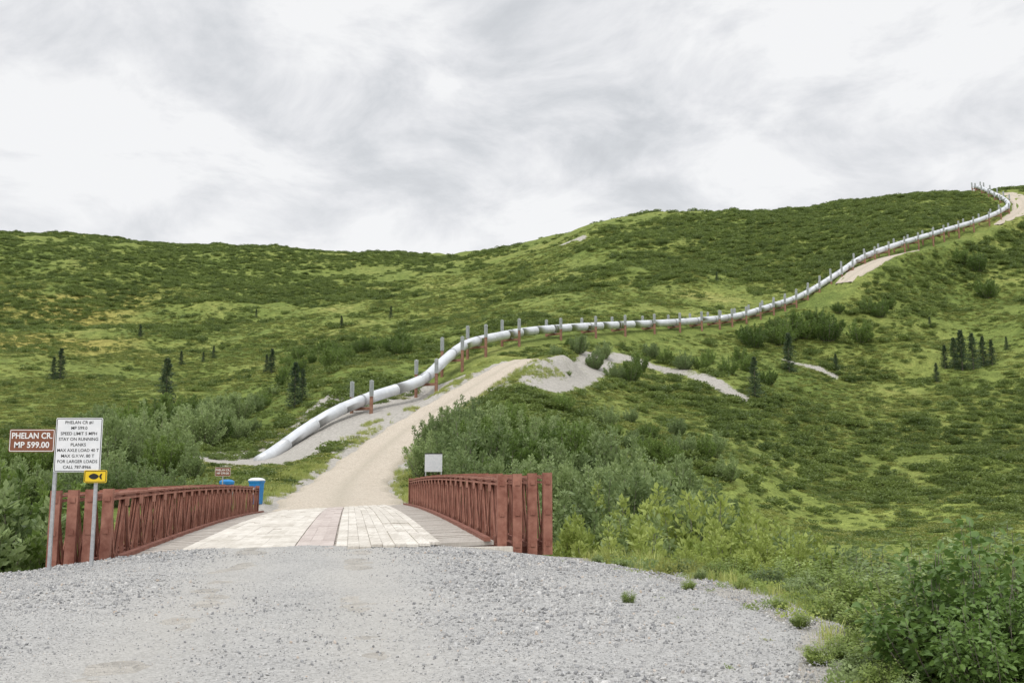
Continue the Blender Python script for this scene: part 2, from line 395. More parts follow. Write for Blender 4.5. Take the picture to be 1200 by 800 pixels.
hb=MB(); hb.beam(B(-.30,2.8,.08),B(-.3,4.3,.02),.22,.18); part('header_timber',hb.me('header_timber'),M_plank,bridge)
for t in (-3.8,3.8):
    curb=MB()
    for k in range(12): curb.beam(B(k*BL/12,t,.27),B((k+1)*BL/12-.05,t,.27),.14,.09)
    part('curb_timber',curb.me('curb'),M_redd,bridge)
fl=MB()
for k in range(24): s=.5+k*BL/24; fl.beam(B(s,-5.1,-.1),B(s,5.1,-.1),.2,.3)
for t in (-2.4,-.8,.8,2.4): 
    for k in range(6): fl.beam(B(k*BL/6,t,.08),B((k+1)*BL/6,t,.08),.15,.12)
part('floor_beam',fl.me('floor_beams'),M_redd,bridge)
M_conc=simple('concrete',(.3,.29,.28),(.42,.41,.39),3)
for s in (.35,BL-.1):
    ab=MB(); ab.beam(B(s,-5.4,-1.66),B(s,5.4,-1.66),.9,2.8); part('abutment',ab.me('abutment'),M_conc,bridge)
H=1.56
for sg in (-1,1):
    lines=[sg*(4.12+.34*k) for k in range(4)]
    web=MB(); top=MB(); bot=MB(); NP=22; dS=BL/NP
    dirv=(BD[0],BD[1],0)
    for li,t in enumerate(lines):
        for k in range(NP):
            s0=k*dS; s1=s0+dS
            if k>0: web.beam(B(s0,t,.1),B(s0,t,H-.06),.06,.07,dirv)
            if li in (0,2,3):
                for o_ in (-.03,.03):
                    web.beam(B(s0+.08,t+o_,H-.1),B(s0+dS/2-.05,t+o_,.12),.02,.11)
                    web.beam(B(s1-.08,t+o_,H-.1),B(s0+dS/2+.05,t+o_,.12),.02,.11)
            if li==0:
                c0=Vector(B(s0+dS/2,t-sg*.055,.19)); dv=Vector(dirv); web.beam(c0-dv*.18,c0+dv*.18,.012,.2)
                if k>0: c0=Vector(B(s0,t-sg*.058,H-.2)); web.beam(c0-dv*.22,c0+dv*.22,.012,.2)
        for k in range(NP//2):
            s0=k*2*dS; s1=min(s0+2*dS,BL)
            for dz in (0,.10):
                top.beam(B(s0+.02,t,H-.02-dz),B(s1-.02,t,H-.02-dz),.13,.045)
            bot.beam(B(s0+.02,t,.06),B(s1-.02,t,.06),.13,.13)
    for k in range(NP):
        s0=k*dS+dS/2
        if k%2==0: top.beam(B(s0,lines[0]-sg*.05,H+.03),B(s0,lines[-1]+sg*.05,H+.03),.07,.03)
    tr=part('side_truss',web.me('truss_web'),M_red,bridge)
    part('top_chord',top.me('top_chord'),M_red,tr); part('bottom_chord',bot.me('bottom_chord'),M_redd,tr)
    for t in lines:
        for s in (-.02,BL+.02):
            ep=MB(); sd=-1 if s<0 else 1
            ep.beam(B(s,t,-.12),B(s,t,H+.10),.20,.05,dirv)
            ep.beam(B(s+.07*-sd,t-.09,-.12),B(s+.07*-sd,t-.09,H+.10),.02,.13,dirv); ep.beam(B(s+.07*-sd,t+.09,-.12),B(s+.07*-sd,t+.09,H+.10),.02,.13,dirv)
            for h in (.12,.8,H-.1): ep.beam(B(s+.03*sd,t,h-.05),B(s+.03*sd,t,h+.05),.11,.03,dirv)
            part('end_post',ep.me('end_post'),M_red,tr)

# ------------------------------------------------------------ text & signs
def textmesh(txt,size,ext=.0015,bold=0.0):
    cu=bpy.data.curves.new('t','FONT'); cu.body=txt; cu.size=size; cu.align_x='CENTER'; cu.align_y='CENTER'; cu.extrude=ext; cu.offset=bold; cu.resolution_u=3
    ob=bpy.data.objects.new('t',cu); COL.objects.link(ob); dg=bpy.context.evaluated_depsgraph_get(); me=bpy.data.meshes.new_from_object(ob.evaluated_get(dg)); bpy.data.objects.remove(ob); bpy.data.curves.remove(cu); return me
def rr_pts(w,h,r):
    pts=[]
    for cx,cz,a0 in ((w/2-r,h/2-r,0),(-w/2+r,h/2-r,90),(-w/2+r,-h/2+r,180),(w/2-r,-h/2+r,270)):
        for k in range(5): a=math.radians(a0+k*22.5); pts.append((cx+r*math.cos(a),cz+r*math.sin(a)))
    return pts
def panel_me(w,h,r=.03,th=.006):
    pts=rr_pts(w,h,r); n=20; V=[(x,-th/2,z) for x,z in pts]+[(x,th/2,z) for x,z in pts]
    return mesh('panel',V,[tuple(range(n))[::-1],tuple(range(n,2*n))]+[(k,(k+1)%n,n+(k+1)%n,n+k) for k in range(n)])
def border_me(w,h,r,t):
    n=20; V=[(x,0,z) for x,z in rr_pts(w,h,r)]+[(x,0,z) for x,z in rr_pts(w-2*t,h-2*t,max(r-t,.005))]
    return mesh('border',V,[(k,(k+1)%n,n+(k+1)%n,n+k) for k in range(n)])
def panel(root,name,x,y,z,w,h,mat,lines=None,size=.05,ink=None,border=None,rowh=None,bold=0.002):
    p=mkobj(name,panel_me(w,h),mat,root); p.location=(x,y,z)
    if border: 
        b=mkobj('border',border_me(w-.025,h-.025,.025,.012),border,p); b.location=(0,-.0055,0)
    if lines:
        allV=[];allF=[]; rowh=rowh or size*1.25; z0=(len(lines)-1)/2*rowh
        for k,l in enumerate(lines):
            m=textmesh(l,size,bold=bold); b0=len(allV); xs=[v.co.x for v in m.vertices]; wd=max(xs)-min(xs); f=min(1,(w-.10)/wd)
            for v in m.vertices: allV.append((v.co.x*f,-.0055-v.co.z,v.co.y+z0-k*rowh))
            for q_ in m.polygons: allF.append(tuple(b0+q for q in q_.vertices))
        mkobj('lettering',mesh('lettering',allV,allF),ink,p)
    return p
def posts(root,xs,top,bot):
    for x in xs:
        mb=MB(); mb.beam((x,.03,bot),(x,.03,top),.06,.035,(0,1,0)); mb.beam((x-.02,.055,bot),(x-.02,.055,top),.012,.03,(0,1,0)); mb.beam((x+.02,.055,bot),(x+.02,.055,top),.012,.03,(0,1,0)); mkobj('post',mb.me('post'),M_galv,root)
X0,Y0,_=W(63,560,19.3); g0=gz(X0,Y0)
sign=empty('bridge_sign',(X0,Y0,g0)); tag(sign,'grey posts holding white rules panel, brown name panel, yellow fish panel','sign')
zz=lambda py:W(90,py,19.3)[2]-g0
posts(sign,[0.0],zz(498),-.3); posts(sign,[.80],zz(553),-.3)
panel(sign,'rules_panel',.43,0,zz(521),.90,1.04,M_white,['PHELAN CR #1','MP 599.0','SPEED LIMIT 5 MPH','STAY ON RUNNING','PLANKS','MAX AXLE LOAD 40 T','MAX G.V.W. 80 T','FOR LARGER LOADS','CALL 787-8966'],.084,M_black,border=M_black,rowh=.107,bold=.0003)
panel(sign,'name_panel',-.47,0,zz(516),.88,.44,M_brown,['PHELAN CR.','MP 599.00'],.16,M_ink,border=M_ink,rowh=.175,bold=.003)
fp=panel(sign,'fish_panel',.80,-.01,zz(558),.44,.24,M_yel,border=M_black)
fv=[]
for k in range(14):
    t=k/13; fv.append((-.13+t*.2,.055*math.sin(math.pi*t)**.7))
fish=[(x,-.0065,y) for x,y in fv]+[(.10,-.0065,.05),(.13,-.0065,.055),(.115,-.0065,0),(.13,-.0065,-.055),(.10,-.0065,-.05)]+[(x,-.0065,-y) for x,y in fv[::-1][:-1]]
mkobj('fish_emblem',mesh('fish',fish,[tuple(range(len(fish)))]),M_black,fp)
x,y,z=W(508,542,56.5); g1=gz(x,y); fs=empty('bridge_sign',(x,y,g1)); tag(fs,'plain pale back of a sign panel on two posts','sign')
panel(fs,'rules_panel',0,0,z-g1,.98,1.0,M_alu); mb=MB(); mb.beam((-.49,0,z-g1+.52),(.49,0,z-g1+.52),.05,.05); mkobj('frame_bar',mb.me('frame_bar'),M_black,fs); posts(fs,[-.44,.44],z-g1+.5,-.5)
x,y,z=W(261,552.5,56.5); g1=gz(x,y); fs=empty('name_sign',(x,y,g1)); tag(fs,'small brown name sign with white lettering on a post','sign')
panel(fs,'name_panel',0,0,z-g1,.88,.50,M_brown,['PHELAN CR.','MP 599.00'],.16,M_ink,border=M_ink,rowh=.18,bold=.002); posts(fs,[0],z-g1+.2,-.5)
def bin_(px,topy,y,rot,label,sc):
    x,yy,zt=W(px,topy,y); e=empty('storage_bin',(x,yy,gz(x,yy)-.02)); e.scale=(sc*.8,sc*.8,(zt-e.location.z)/1.22); e.rotation_euler=(0,0,rot); tag(e,label,'bin','blue bins beside the road')
    n=32
    def loft(prof):
        V=[];Fc=[]
        for z_,r in prof:
            for k in range(n):
                a=2*math.pi*k/n; c_,s_=math.cos(a),math.sin(a); q=(abs(c_)**9+abs(s_)**9)**(-1/9); V.append((c_*q*r,s_*q*r*.8,z_))
        for i in range(len(prof)-1):
            for k in range(n): Fc.append((i*n+k,i*n+(k+1)%n,(i+1)*n+(k+1)%n,(i+1)*n+k))
        Fc+=[tuple(range(n))[::-1],tuple(range((len(prof)-1)*n,len(prof)*n))]; return V,Fc
    mkobj('body',mesh('body',*loft([(0,.36),(.04,.40),(.5,.43),(.95,.47),(1.0,.52),(1.06,.52)])),M_blue,e)
    mkobj('lid',mesh('lid',*loft([(1.065,.54),(1.11,.53),(1.18,.36),(1.2,.15)])),M_blue if px<280 else M_white,e)
    mb=MB(); mb.beam((-.26,-.395,.6),(.26,-.395,.6),.02,.3,(0,0,1)); mkobj('front_plate',mb.me('plate'),M_white,e)
bin_(266,561,59,.2,'blue plastic bin with closed lid by the bridge',1.0); bin_(301,559,60,-.3,'blue plastic bin with white lid and front plate',1.0)

# ------------------------------------------------------------ pipeline
mb=MB(); R=.80; pts=[Vector(p) for p in pipe_w]
L=[0]
for i in range(1,len(pts)): L.append(L[-1]+(pts[i]-pts[i-1]).length)
tot=L[-1]; L=np.array(L)
def at_len(l): return Vector([float(np.interp(l,L,pipe_w[:,k])) for k in range(3)])
ll=[];rr=[]; l=0
while l<tot:
    ll+= [l,l+3,l+5.9,l+5.92,l+6.08,l+6.1]; rr+=[R,R,R,R+.035,R+.035,R]; l+=6.1001
ll=[x for x in ll if x<tot]; rr=rr[:len(ll)]
def sm(l): return (at_len(max(l-2,0))+at_len(min(l+2,tot))+at_len(l)*2)/4
mb.tube([sm(x) for x in ll],rr,20)
pipeline=mkobj('pipeline',mb.me('pipeline',True),M_pipe); tag(pipeline,'long silver insulated oil pipeline climbing the green hill','pipeline')
fin=MB(); fh=2.3
fin.tube([(0,0,0),(0,0,fh)],.15,10)
for k in range(12):
    a=2*math.pi*k/12; c_,s_=math.cos(a),math.sin(a); fin.beam((c_*.22,s_*.22,.08),(c_*.22,s_*.22,fh-.08),.16,.02,(-s_,c_,0))
fin_me=fin.me('radiator'); fin_me.materials.append(M_fin)
imax=int(np.argmax(pd[:,0])); bent=[]
for px in (425,500,530,558,598,648,690,725,760,789,818,836,852,868,885,900,913,926,940,955,968,981,993,1006,1020,1035,1052,1069,1086,1102,1119,1136,1152,1166,1177):
    bent.append(int(np.argmin(abs(pd[:imax,0]-px))))
bent+= [int(i) for i in np.linspace(imax+8,len(pd)-8,6)]
for k,i in enumerate(bent):
    p=Vector(pipe_w[i]); T=Vector(pipe_w[min(i+1,len(pd)-1)])-Vector(pipe_w[i-1]); T.z=0; T.normalize(); Nn=Vector((T.y,-T.x,0))
    g_=gz(p.x,p.y); e=empty('pipeline_support',(p.x,p.y,g_)); tag(e,'rusty twin-post pipeline support with silver finned radiators','pipeline support','supports along the pipeline')
    hz=p.z-g_; dz_=.45 if pd[i,0]<620 else -.3
    hwid=1.75
    for sg in (-1,1):
        q=Nn*hwid*sg; gg=gz(p.x+q.x,p.y+q.y)-g_; mb=MB(); mb.tube([(q.x,q.y,gg-.5),(q.x,q.y,hz+dz_)],.25,12); mb.tube([(q.x,q.y,hz+dz_),(q.x,q.y,hz+dz_+.05)],.30,12)
        po=mkobj('post',mb.me('post',False),M_rust,e); ra=mkobj('radiator',fin_me,None,po); ra.location=(q.x,q.y,hz+dz_+.05)
    mb=MB(); a=Nn*(hwid+.15); zc=hz-R-.32; mb.beam((-a.x,-a.y,zc),(a.x,a.y,zc),.35,.40); mkobj('crossbeam',mb.me('crossbeam'),M_rust,e)
    mb=MB(); b=T*.6; mb.beam((-b.x,-b.y,hz-R-.05),(b.x,b.y,hz-R-.05),.8,.12); mb.tube([Vector((0,0,hz))-T*.15,Vector((0,0,hz))+T*.15],R+.06,16,False); mkobj('saddle',mb.me('saddle'),M_galv,e)

# ------------------------------------------------------------ foliage meshes
def unit(v): return v/np.maximum(np.linalg.norm(v,axis=1),1e-9)[:,None]
def quads(C,D,Lf,Wf,r):
    S=unit(np.cross(D,unit(r.normal(size=C.shape))))
    Lf=Lf[:,None];Wf=Wf[:,None]
    V=np.stack([C,C+D*Lf*.5+S*Wf*.5,C+D*Lf,C+D*Lf*.5-S*Wf*.5],1).reshape(-1,3)
    return V,np.arange(len(V)).reshape(-1,4)
def bush_meshes(seed,nst=36,nl=9400,leaf=.054,spread=.5,aspect=.46):
    r=np.random.RandomState(seed); st=MB(); C=[];D=[]
    per=nl//nst
    for k in range(nst):
        a=r.rand()*6.283; rad=spread*math.sqrt(r.rand()); h=(1-.4*(rad/spread)**2)*r.uniform(.5,1.12)
        b=np.array([math.cos(a)*rad*.3,math.sin(a)*rad*.3,-.03]); tip=np.array([math.cos(a)*rad*1.0,math.sin(a)*rad*1.0,h])
        mid=(b+tip)/2+np.array([math.cos(a)*rad*.25,math.sin(a)*rad*.25,-.0])+r.normal(size=3)*.03
        P=[(1-t)**2*b+2*t*(1-t)*mid+t*t*tip for t in np.linspace(0,1,6)]
        st.tube(P,[.009,.008,.006,.005,.003,.0015],4,False)
        t=1-r.rand(per)**1.05*.95; t=t[:,None]; Pc=(1-t)**2*b+2*t*(1-t)*mid+t*t*tip
        wd=(.012+.10*np.sin(np.pi*np.clip(t*.95,0,1)))
        ti=r.randint(0,16,per); twd=unit(r.normal(size=(16,3))+np.array([0,0,.8]))[ti]
        Pc=Pc+twd*wd*r.rand(per,1)*1.1+r.normal(size=(per,3))*.008
        Pc[:,2]=np.abs(Pc[:,2])
        C.append(Pc); D.append(unit(twd*.7+r.normal(size=(per,3))*.4+np.array([0,0,.6])))
    C=np.concatenate(C);D=np.concatenate(D); s=leaf*r.uniform(.55,1.25,len(C))
    V,Fq=quads(C,D,s,s*aspect,r); return st.me('stems'),mesh('foliage',V,Fq)
BUSH=[bush_meshes(20+k,spread=sp) for k,sp in enumerate((.42,.50,.58,.46,.52))]
def instobj(name,mesh_parts,loc,scale,rot,label,cat,group):
    e=empty(name,loc); e.scale=scale; e.rotation_euler=(0,0,rot); tag(e,label,cat,group)
    for n_,m_ in mesh_parts:
        ob=bpy.data.objects.new(n_,m_); COL.objects.link(ob); ob.parent=e
    return e
def withmat(me,mat): m=me.copy(); m.materials.clear(); m.materials.append(mat); return m
BS=[withmat(b[0],M_bark) for b in BUSH]
BW=[withmat(b[1],M_leaf) for b in BUSH]; BA=[withmat(b[1],M_leaf2) for b in BUSH]; BYg=[withmat(b[1],M_young) for b in BUSH]
cnt=0
def bush(px,y,top,kind='w',wf=1.,hmax=6.5):
    global cnt
    y=y*random.uniform(.94,1.06); u,e=ray(px,top); x=u*y
    g_=gz(x,y); h=EYE+e*y-g_; 
    if h<.5: return
    h=min(h,hmax)*random.uniform(.82,1.12)
    dd=np.sqrt(((road_w[:REND,:2]-[x,y])**2).sum(1)); 
    if dd.min()<RHW[dd.argmin()]+.4*h*wf*.8: return
    s=(x-BX)*BD[0]+(y-BY)*BD[1]; t=(x-BX)*BR[0]+(y-BY)*BR[1]
    if -1<s<BL+2 and abs(t)<5.4+.35*h*wf: return
    k=random.randrange(5); F_={'w':BW,'a':BA,'y':BYg}[kind][k]
    lab={'w':'grey-green willow bush beside the bridge and road','a':'dark green alder bush on the slope','y':'fresh yellow-green young shrub at the gravel edge'}[kind]
    instobj('bush',[('stems',BS[k]),('foliage',F_)],(x,y,g_-.05),(h*wf,h*wf,h),random.uniform(0,6.28),lab,'bush','bushes around the bridge'); cnt+=1
def row(p0,p1,step,y,tops,kind='w',wf=1.,jit=10,hmax=6.5):
    px=p0
    while px<=p1:
        t=np.interp(px,[a for a,b in tops],[b for a,b in tops])+random.uniform(-jit,jit*1.3)
        bush(px+random.uniform(-.3,.3)*step,y,t,random.choice(kind),wf,hmax); px+=step
row(500,700,15,108,[(500,478),(530,460),(600,474),(700,492)],'wwa',1.,14,5)
row(500,800,17,86,[(500,518),(540,490),(600,492),(700,508),(800,550)],'wwaw',1.05,14)
row(490,860,20,64,[(480,555),(540,538),(620,530),(700,535),(860,572)],'wwwa',1.05,14)
row(640,930,23,46,[(640,576),(720,562),(800,572),(930,608)],'wwyw',1.1,14)
row(680,980,24,33,[(680,600),(760,583),(850,600),(980,634)],'wywy',1.15,14)
row(680,960,23,25.5,[(680,632),(800,615),(960,645)],'ywwy',1.2,14)
row(700,930,22,20.8,[(700,662),(760,650),(800,640),(930,660)],'yywy',1.25)
row(622,680,20,160,[(622,420),(680,430)],'aw',1.2,6,2.6)
row(605,800,26,138,[(605,462),(700,462),(800,475)],'aaw',1.3,6,2.4)
row(590,860,19,122,[(590,485),(640,480),(700,488),(860,515)],'aw',1.2,8,3.2)
row(625,760,14,184,[(625,404),(680,394),(760,408)],'aaw',1.2,5,3.5)
row(625,900,15,207,[(625,396),(730,400),(900,402)],'aaw',1.1,4,3.5)
row(850,960,11,238,[(850,382),(900,374),(960,360)],'a',1.2,4)
row(945,1045,12,250,[(945,362),(1010,347),(1045,352)],'a',1.3,4)
row(1045,1160,12,296,[(1045,302),(1100,292),(1160,274)],'a',1.2,3)
row(-80,62,30,30,[(-80,570),(60,588)],'wa',1.2)
row(-80,60,22,44,[(-80,538),(60,552)],'wa',1.1)
row(-60,250,21,66,[(-60,535),(60,550),(130,518),(250,558)],'www',1.1,14)
row(-60,235,17,92,[(-60,518),(60,525),(120,498),(190,488),(250,518)],'wwa',1.,14)
row(100,300,15,140,[(100,478),(200,470),(250,472),(310,488)],'wa',1.1,6)
row(200,330,14,165,[(200,462),(330,450)],'aw',1.1,6)
row(330,480,12,195,[(330,430),(380,408),(440,396),(480,396)],'a',1.1,6)
row(300,470,14,225,[(300,430),(400,396),(470,388)],'a',1.2,6)

def broad(seed,nst=40,nl=4200,h=1.0):
    r=np.random.RandomState(seed); st=MB(); V=[];Fc=[]
    for k in range(nst):
        a=r.rand()*6.283; rad=.62*math.sqrt(r.rand()); hh=(1-.45*(rad/.62)**2)*r.uniform(.55,1.12)
        b=np.array([math.cos(a)*rad*.3,math.sin(a)*rad*.3,-.05]); tip=np.array([math.cos(a)*rad*1.1,math.sin(a)*rad*1.1,hh]); mid=(b+tip)/2+np.array([math.cos(a)*.1,math.sin(a)*.1,0])
        st.tube([(1-t)**2*b+2*t*(1-t)*mid+t*t*tip for t in np.linspace(0,1,6)],[.008,.007,.006,.004,.003,.002],5,False)
        for q in range(nl//nst):
            t=1-r.rand()**1.0*.92; P=(1-t)**2*b+2*t*(1-t)*mid+t*t*tip
            dd=r.normal(size=3); dd[2]=dd[2]*.35+.05; dd/=np.linalg.norm(dd); P=P+dd*r.uniform(.01,.12)
            l=r.uniform(.04,.09); up=np.array([0,0,1.])+r.normal(size=3)*.35; s_=np.cross(dd,up); s_/=np.linalg.norm(s_); n_=np.cross(s_,dd)
            w=l*.38; k0=len(V); dr=-n_*l*.12
            V+= [P,P+dd*l*.3+s_*w*.8+n_*w*.25,P+dd*l*.65+s_*w*.75+n_*w*.2+dr*.5,P+dd*l+dr*1.4,P+dd*l*.65-s_*w*.75+n_*w*.2+dr*.5,P+dd*l*.3-s_*w*.8+n_*w*.25,P+dd*l*.5+dr*.2]
            Fc+= [(k0,k0+1,k0+2,k0+6),(k0+6,k0+2,k0+3),(k0,k0+6,k0+4,k0+5),(k0+6,k0+3,k0+4)]
    return withmat(st.me('stems'),M_bark),mesh('foliage',V,Fc,True)
bb=broad(5); bbF=withmat(bb[1],leafmat('broad_alder_leaf',(.055,.11,.028),(.19,.30,.07),.3,5)); bb2=broad(9); bbF2=withmat(bb2[1],bbF.materials[0])
for (px,y,top,wf,m) in ((1120,8.4,618,1.1,0),(1190,9.0,608,1.15,1),(1230,7.6,655,1.1,0),(1175,7.4,690,1.1,1)):
    u,e=ray(px,top); x=u*y; g_=gz(x,y); h=EYE+e*y-g_
    instobj('bush',[('stems',bb[0] if m==0 else bb2[0]),('foliage',bbF if m==0 else bbF2)],(x,y,g_),(h*wf*.72,h*wf*.72,h),random.uniform(0,6),'dark green broad-leaved alder bush beside the gravel','bush','alders at the gravel edge')
lm=leafmat('light_alder_leaf',(.15,.22,.05),(.36,.45,.13),.35,3); yl=[withmat(bb[1],lm),withmat(bb2[1],lm),withmat(bb[1],M_leaf)]
sh=[(1080,11.5,650,1.2),(1010,14,660,1.1),(1000,8.8,762,1.4),(960,9.3,776,1.2),(1040,9.2,735,1.2),(930,15,680,1.2),(885,16,680,1.2),(1170,13,622,1.1),(1100,17,636,1.2),(808,15.2,738,.9),(738,13.5,754,.8),(1040,20,640,1.2),
(970,12.5,695,1.3),(1030,11,695,1.3),(905,18,660,1.3),(980,18,654,1.2),(840,18.5,656,1.3),(800,19.5,652,1.3),(1000,10,730,1.3),(940,11.5,735,1.),(1075,9.6,715,1.2),(1130,15,634,1.3),(930,21,648,1.2),(1065,14,655,1.2),(870,15.5,700,1.),(915,12.9,720,.9),
(945,16.5,668,1.1),(1000,16,668,1.1),(860,20,650,1.2),(765,20.5,655,1.3),(955,13.8,705,1.1),(1150,18,628,1.2),(1190,22,620,1.2),(1090,22,632,1.2),(1000,24,638,1.2),(700,21.3,666,1.1),(985,9.5,770,1.1),(1035,8.2,772,1.1),(1070,7.6,790,1.2),(1060,8.8,720,1.1),(730,20.8,660,1.2),(820,17.6,675,1.),(780,18.8,670,1.)]
for k,(px,y,top,wf) in enumerate(sh):
    u,e=ray(px,top); x=u*y; g_=gz(x,y); h=max(EYE+e*y-g_,.2)
    instobj('shrub',[('stems',bb[0]),('foliage',yl[k%3])],(x,y,g_),(h*wf,h*wf,h),random.uniform(0,6),'small light green leafy shrub at the gravel edge','shrub','shrubs at the gravel edge')

def spruce(seed):
    r=np.random.RandomState(seed); tr=MB(); tr.tube([(0,0,-.03),(.004,0,.5),(0,.003,.99)],[.018,.011,.002],7)
    C=[];D=[]; nw=34
    for k in range(nw):
        z=.05+.94*k/nw; Rr=(.21*(1-z)**.75+.012)*r.uniform(.7,1.2)
        for j in range(8):
            a=r.rand()*6.283; rr_=Rr*r.uniform(.55,1.2); q=26
            t=r.rand(q)**.8; x=np.cos(a)*rr_*t; y=np.sin(a)*rr_*t; z2=z-.05*t*rr_/.2+.02*t*t+r.normal(size=q)*.004
            lat=r.normal(size=q)*.014*(1.2-t); C.append(np.stack([x-np.sin(a)*lat,y+np.cos(a)*lat,z2-np.abs(r.normal(size=q))*.008],1))
            D.append(unit(np.stack([np.cos(a)+r.normal(size=q)*.6,np.sin(a)+r.normal(size=q)*.6,r.normal(size=q)*.4-.2],1)))
    C=np.concatenate(C);D=np.concatenate(D); s=.030*r.uniform(.6,1.2,len(C)); V,Fq=quads(C,D,s,s*.34,r)
    return withmat(tr.me('trunk'),M_bark),withmat(mesh('crown',V,Fq),M_needle)
SP=[spruce(1),spruce(2),spruce(3)]
for (px,base,top) in ((193,486,420),(70,445,408),(62,445,418),(318,437,408),(312,437,415),(345,478,425),(354,470,432),(250,420,405),(238,425,412),(212,428,411),(164,395,380),(925,436,390),(885,466,418),(1119,432,396),(1128,434,386),(1141,433,390),(1153,430,394),(1163,428,398),(1108,432,404),(1098,448,425),(1010,400,388),(980,436,415),(1090,385,372),(300,372,362),(400,385,370),(458,372,358),(840,330,318),(1180,410,394)):
    hp=hit(px,base); h=(base-top)/F*hp[1]*1.03; k=random.randrange(3)
    instobj('spruce_tree',[('trunk',SP[k][0]),('crown',SP[k][1])],tuple(hp),(h*1.1,h*1.1,h),random.uniform(0,6),'slender dark green spruce standing on the tundra','tree','spruces on the slope')

# ------------------------------------------------------------ scatter (stuff)
def src_collection(name,meshes):
    c=bpy.data.collections.new(name)
    for k,m in enumerate(meshes):
        ob=bpy.data.objects.new('%s_%02d'%(name,k),m); c.objects.link(ob)
    return c
def scatter(name,P,S,Rt,coll,nk,label,cat):
    me=bpy.data.meshes.new(name); me.from_pydata([tuple(map(float,p)) for p in P],[],[]) 
    a=me.attributes.new('sc','FLOAT_VECTOR','POINT'); a.data.foreach_set('vector',np.asarray(S,np.float32).ravel())
    a=me.attributes.new('rt','FLOAT_VECTOR','POINT'); a.data.foreach_set('vector',np.asarray(Rt,np.float32).ravel())
    a=me.attributes.new('ix','INT','POINT'); a.data.foreach_set('value',rng.randint(0,nk,len(P)).astype(np.int32))
    ob=mkobj(name,me); tag(ob,label,cat,kind='stuff')
    ng=bpy.data.node_groups.new(name,'GeometryNodeTree'); ng.interface.new_socket('Geometry',in_out='INPUT',socket_type='NodeSocketGeometry'); ng.interface.new_socket('Geometry',in_out='OUTPUT',socket_type='NodeSocketGeometry')
    gi=ng.nodes.new('NodeGroupInput'); go=ng.nodes.new('NodeGroupOutput'); ip=ng.nodes.new('GeometryNodeInstanceOnPoints'); ci=ng.nodes.new('GeometryNodeCollectionInfo')
    ci.inputs['Collection'].default_value=coll; ci.inputs['Separate Children'].default_value=True; ci.inputs['Reset Children'].default_value=True
    def na(n_,t):
        x=ng.nodes.new('GeometryNodeInputNamedAttribute'); x.data_type=t; x.inputs[0].default_value=n_; return x.outputs[0]
    e2=ng.nodes.new('FunctionNodeEulerToRotation'); ng.links.new(na('rt','FLOAT_VECTOR'),e2.inputs[0])
    ng.links.new(gi.outputs[0],ip.inputs['Points']); ng.links.new(ci.outputs[0],ip.inputs['Instance']); ip.inputs['Pick Instance'].default_value=True
    ng.links.new(na('ix','INT'),ip.inputs['Instance Index']); ng.links.new(e2.outputs[0],ip.inputs['Rotation']); ng.links.new(na('sc','FLOAT_VECTOR'),ip.inputs['Scale'])
    ng.links.new(ip.outputs[0],go.inputs[0]); md=ob.modifiers.new('scatter','NODES'); md.node_group=ng; return ob
def brush_mesh(seed,nq=420,leaf=.13,h=.8):
    r=np.random.RandomState(seed); nb=6; cen=np.stack([r.uniform(-.4,.4,nb),r.uniform(-.4,.4,nb),r.uniform(.15,.42,nb)*h],1); rad=r.uniform(.22,.4,nb)
    k=r.randint(0,nb,nq); d=unit(r.normal(size=(nq,3))); C=cen[k]+d*rad[k][:,None]*r.uniform(.6,1.05,nq)[:,None]; C[:,2]=np.abs(C[:,2])*h
    D=unit(d*.5+r.normal(size=(nq,3))*.5+[0,0,.4]); s=leaf*r.uniform(.5,1.3,nq); V,Fq=quads(C,D,s,s*.7,r); return mesh('brush',V,Fq)
brc=src_collection('brush_source',[withmat(brush_mesh(50+k),M_brush) for k in range(5)])
lwc=src_collection('low_source',[withmat(brush_mesh(70+k,170,.15,.55),M_low) for k in range(3)]+[withmat(brush_mesh(75+k,170,.15,.55),M_brush) for k in range(2)])
def sample(n,y0,y1,umax=.62):
    y=np.sqrt(rng.uniform(y0**2,y1**2,n)); x=rng.uniform(-umax,umax,n)*y; return x,y
def clear(x,y,rp,rr):
    d1,i1=pdist(x,y,pipe_w); d2,_=pdist(x,y,road_w[:REND]); d3,_=pdist(x,y,road2_w)
    ok=(d1>rp)&(d2>rr)&(d3>rr+.5)
    for pp,r in hillpatch: d,_=pdist(x,y,pp); ok&=d>r+1.2
    infront=(y<pipe_w[i1,1])&(d1<np.where(pd[i1,0]>560,4.,11.))
    return ok&~infront
x,y=sample(210000,58,690)
dn=fbm(x/55,y/70,31,4); dn2=fbm(x/13,y/15,33,3); big_=fbm(x/120,y/150,37,2)
u_=x/y
bias=.05*((u_>-.05)&(y>300)); bias=bias-.04*((u_<-.05)&(y<330)&(y>150))+.05*((u_>.12)&(y>118)&(y<190))-.12*((u_>.2)&(y<118))+.03*(u_<-.1)*(y>400)+.04*((u_>.3)&(y>230))-.05*((u_>.0)&(u_<.3)&(y>190)&(y<300))
pr=sstep(.435,.63,dn*.45+dn2*.35+big_*.20+bias)
thin=np.clip(280/y,.45,1.)
keep=(rng.rand(len(x))<pr*.66*thin+.014)&clear(x,y,3.2,6)
x,y=x[keep],y[keep]; z=ground(x,y); dpp,_=pdist(x,y,pipe_w); sc=(.65+2.0*rng.rand(len(x))**1.8)*(1+.2*(y>300)); sc=np.where(dpp<9,np.minimum(sc,1.4),sc)
print('brush',len(x))
scatter('brushwood',np.stack([x,y,z-.12],1),np.stack([sc*1.3,sc*1.3,sc*rng.uniform(.65,1.05,len(x))],1),np.stack([0*x,0*x,rng.rand(len(x))*6.28],1),brc,5,'dense green brush covering the hillsides','brush')
x,y=sample(220000,52,450)
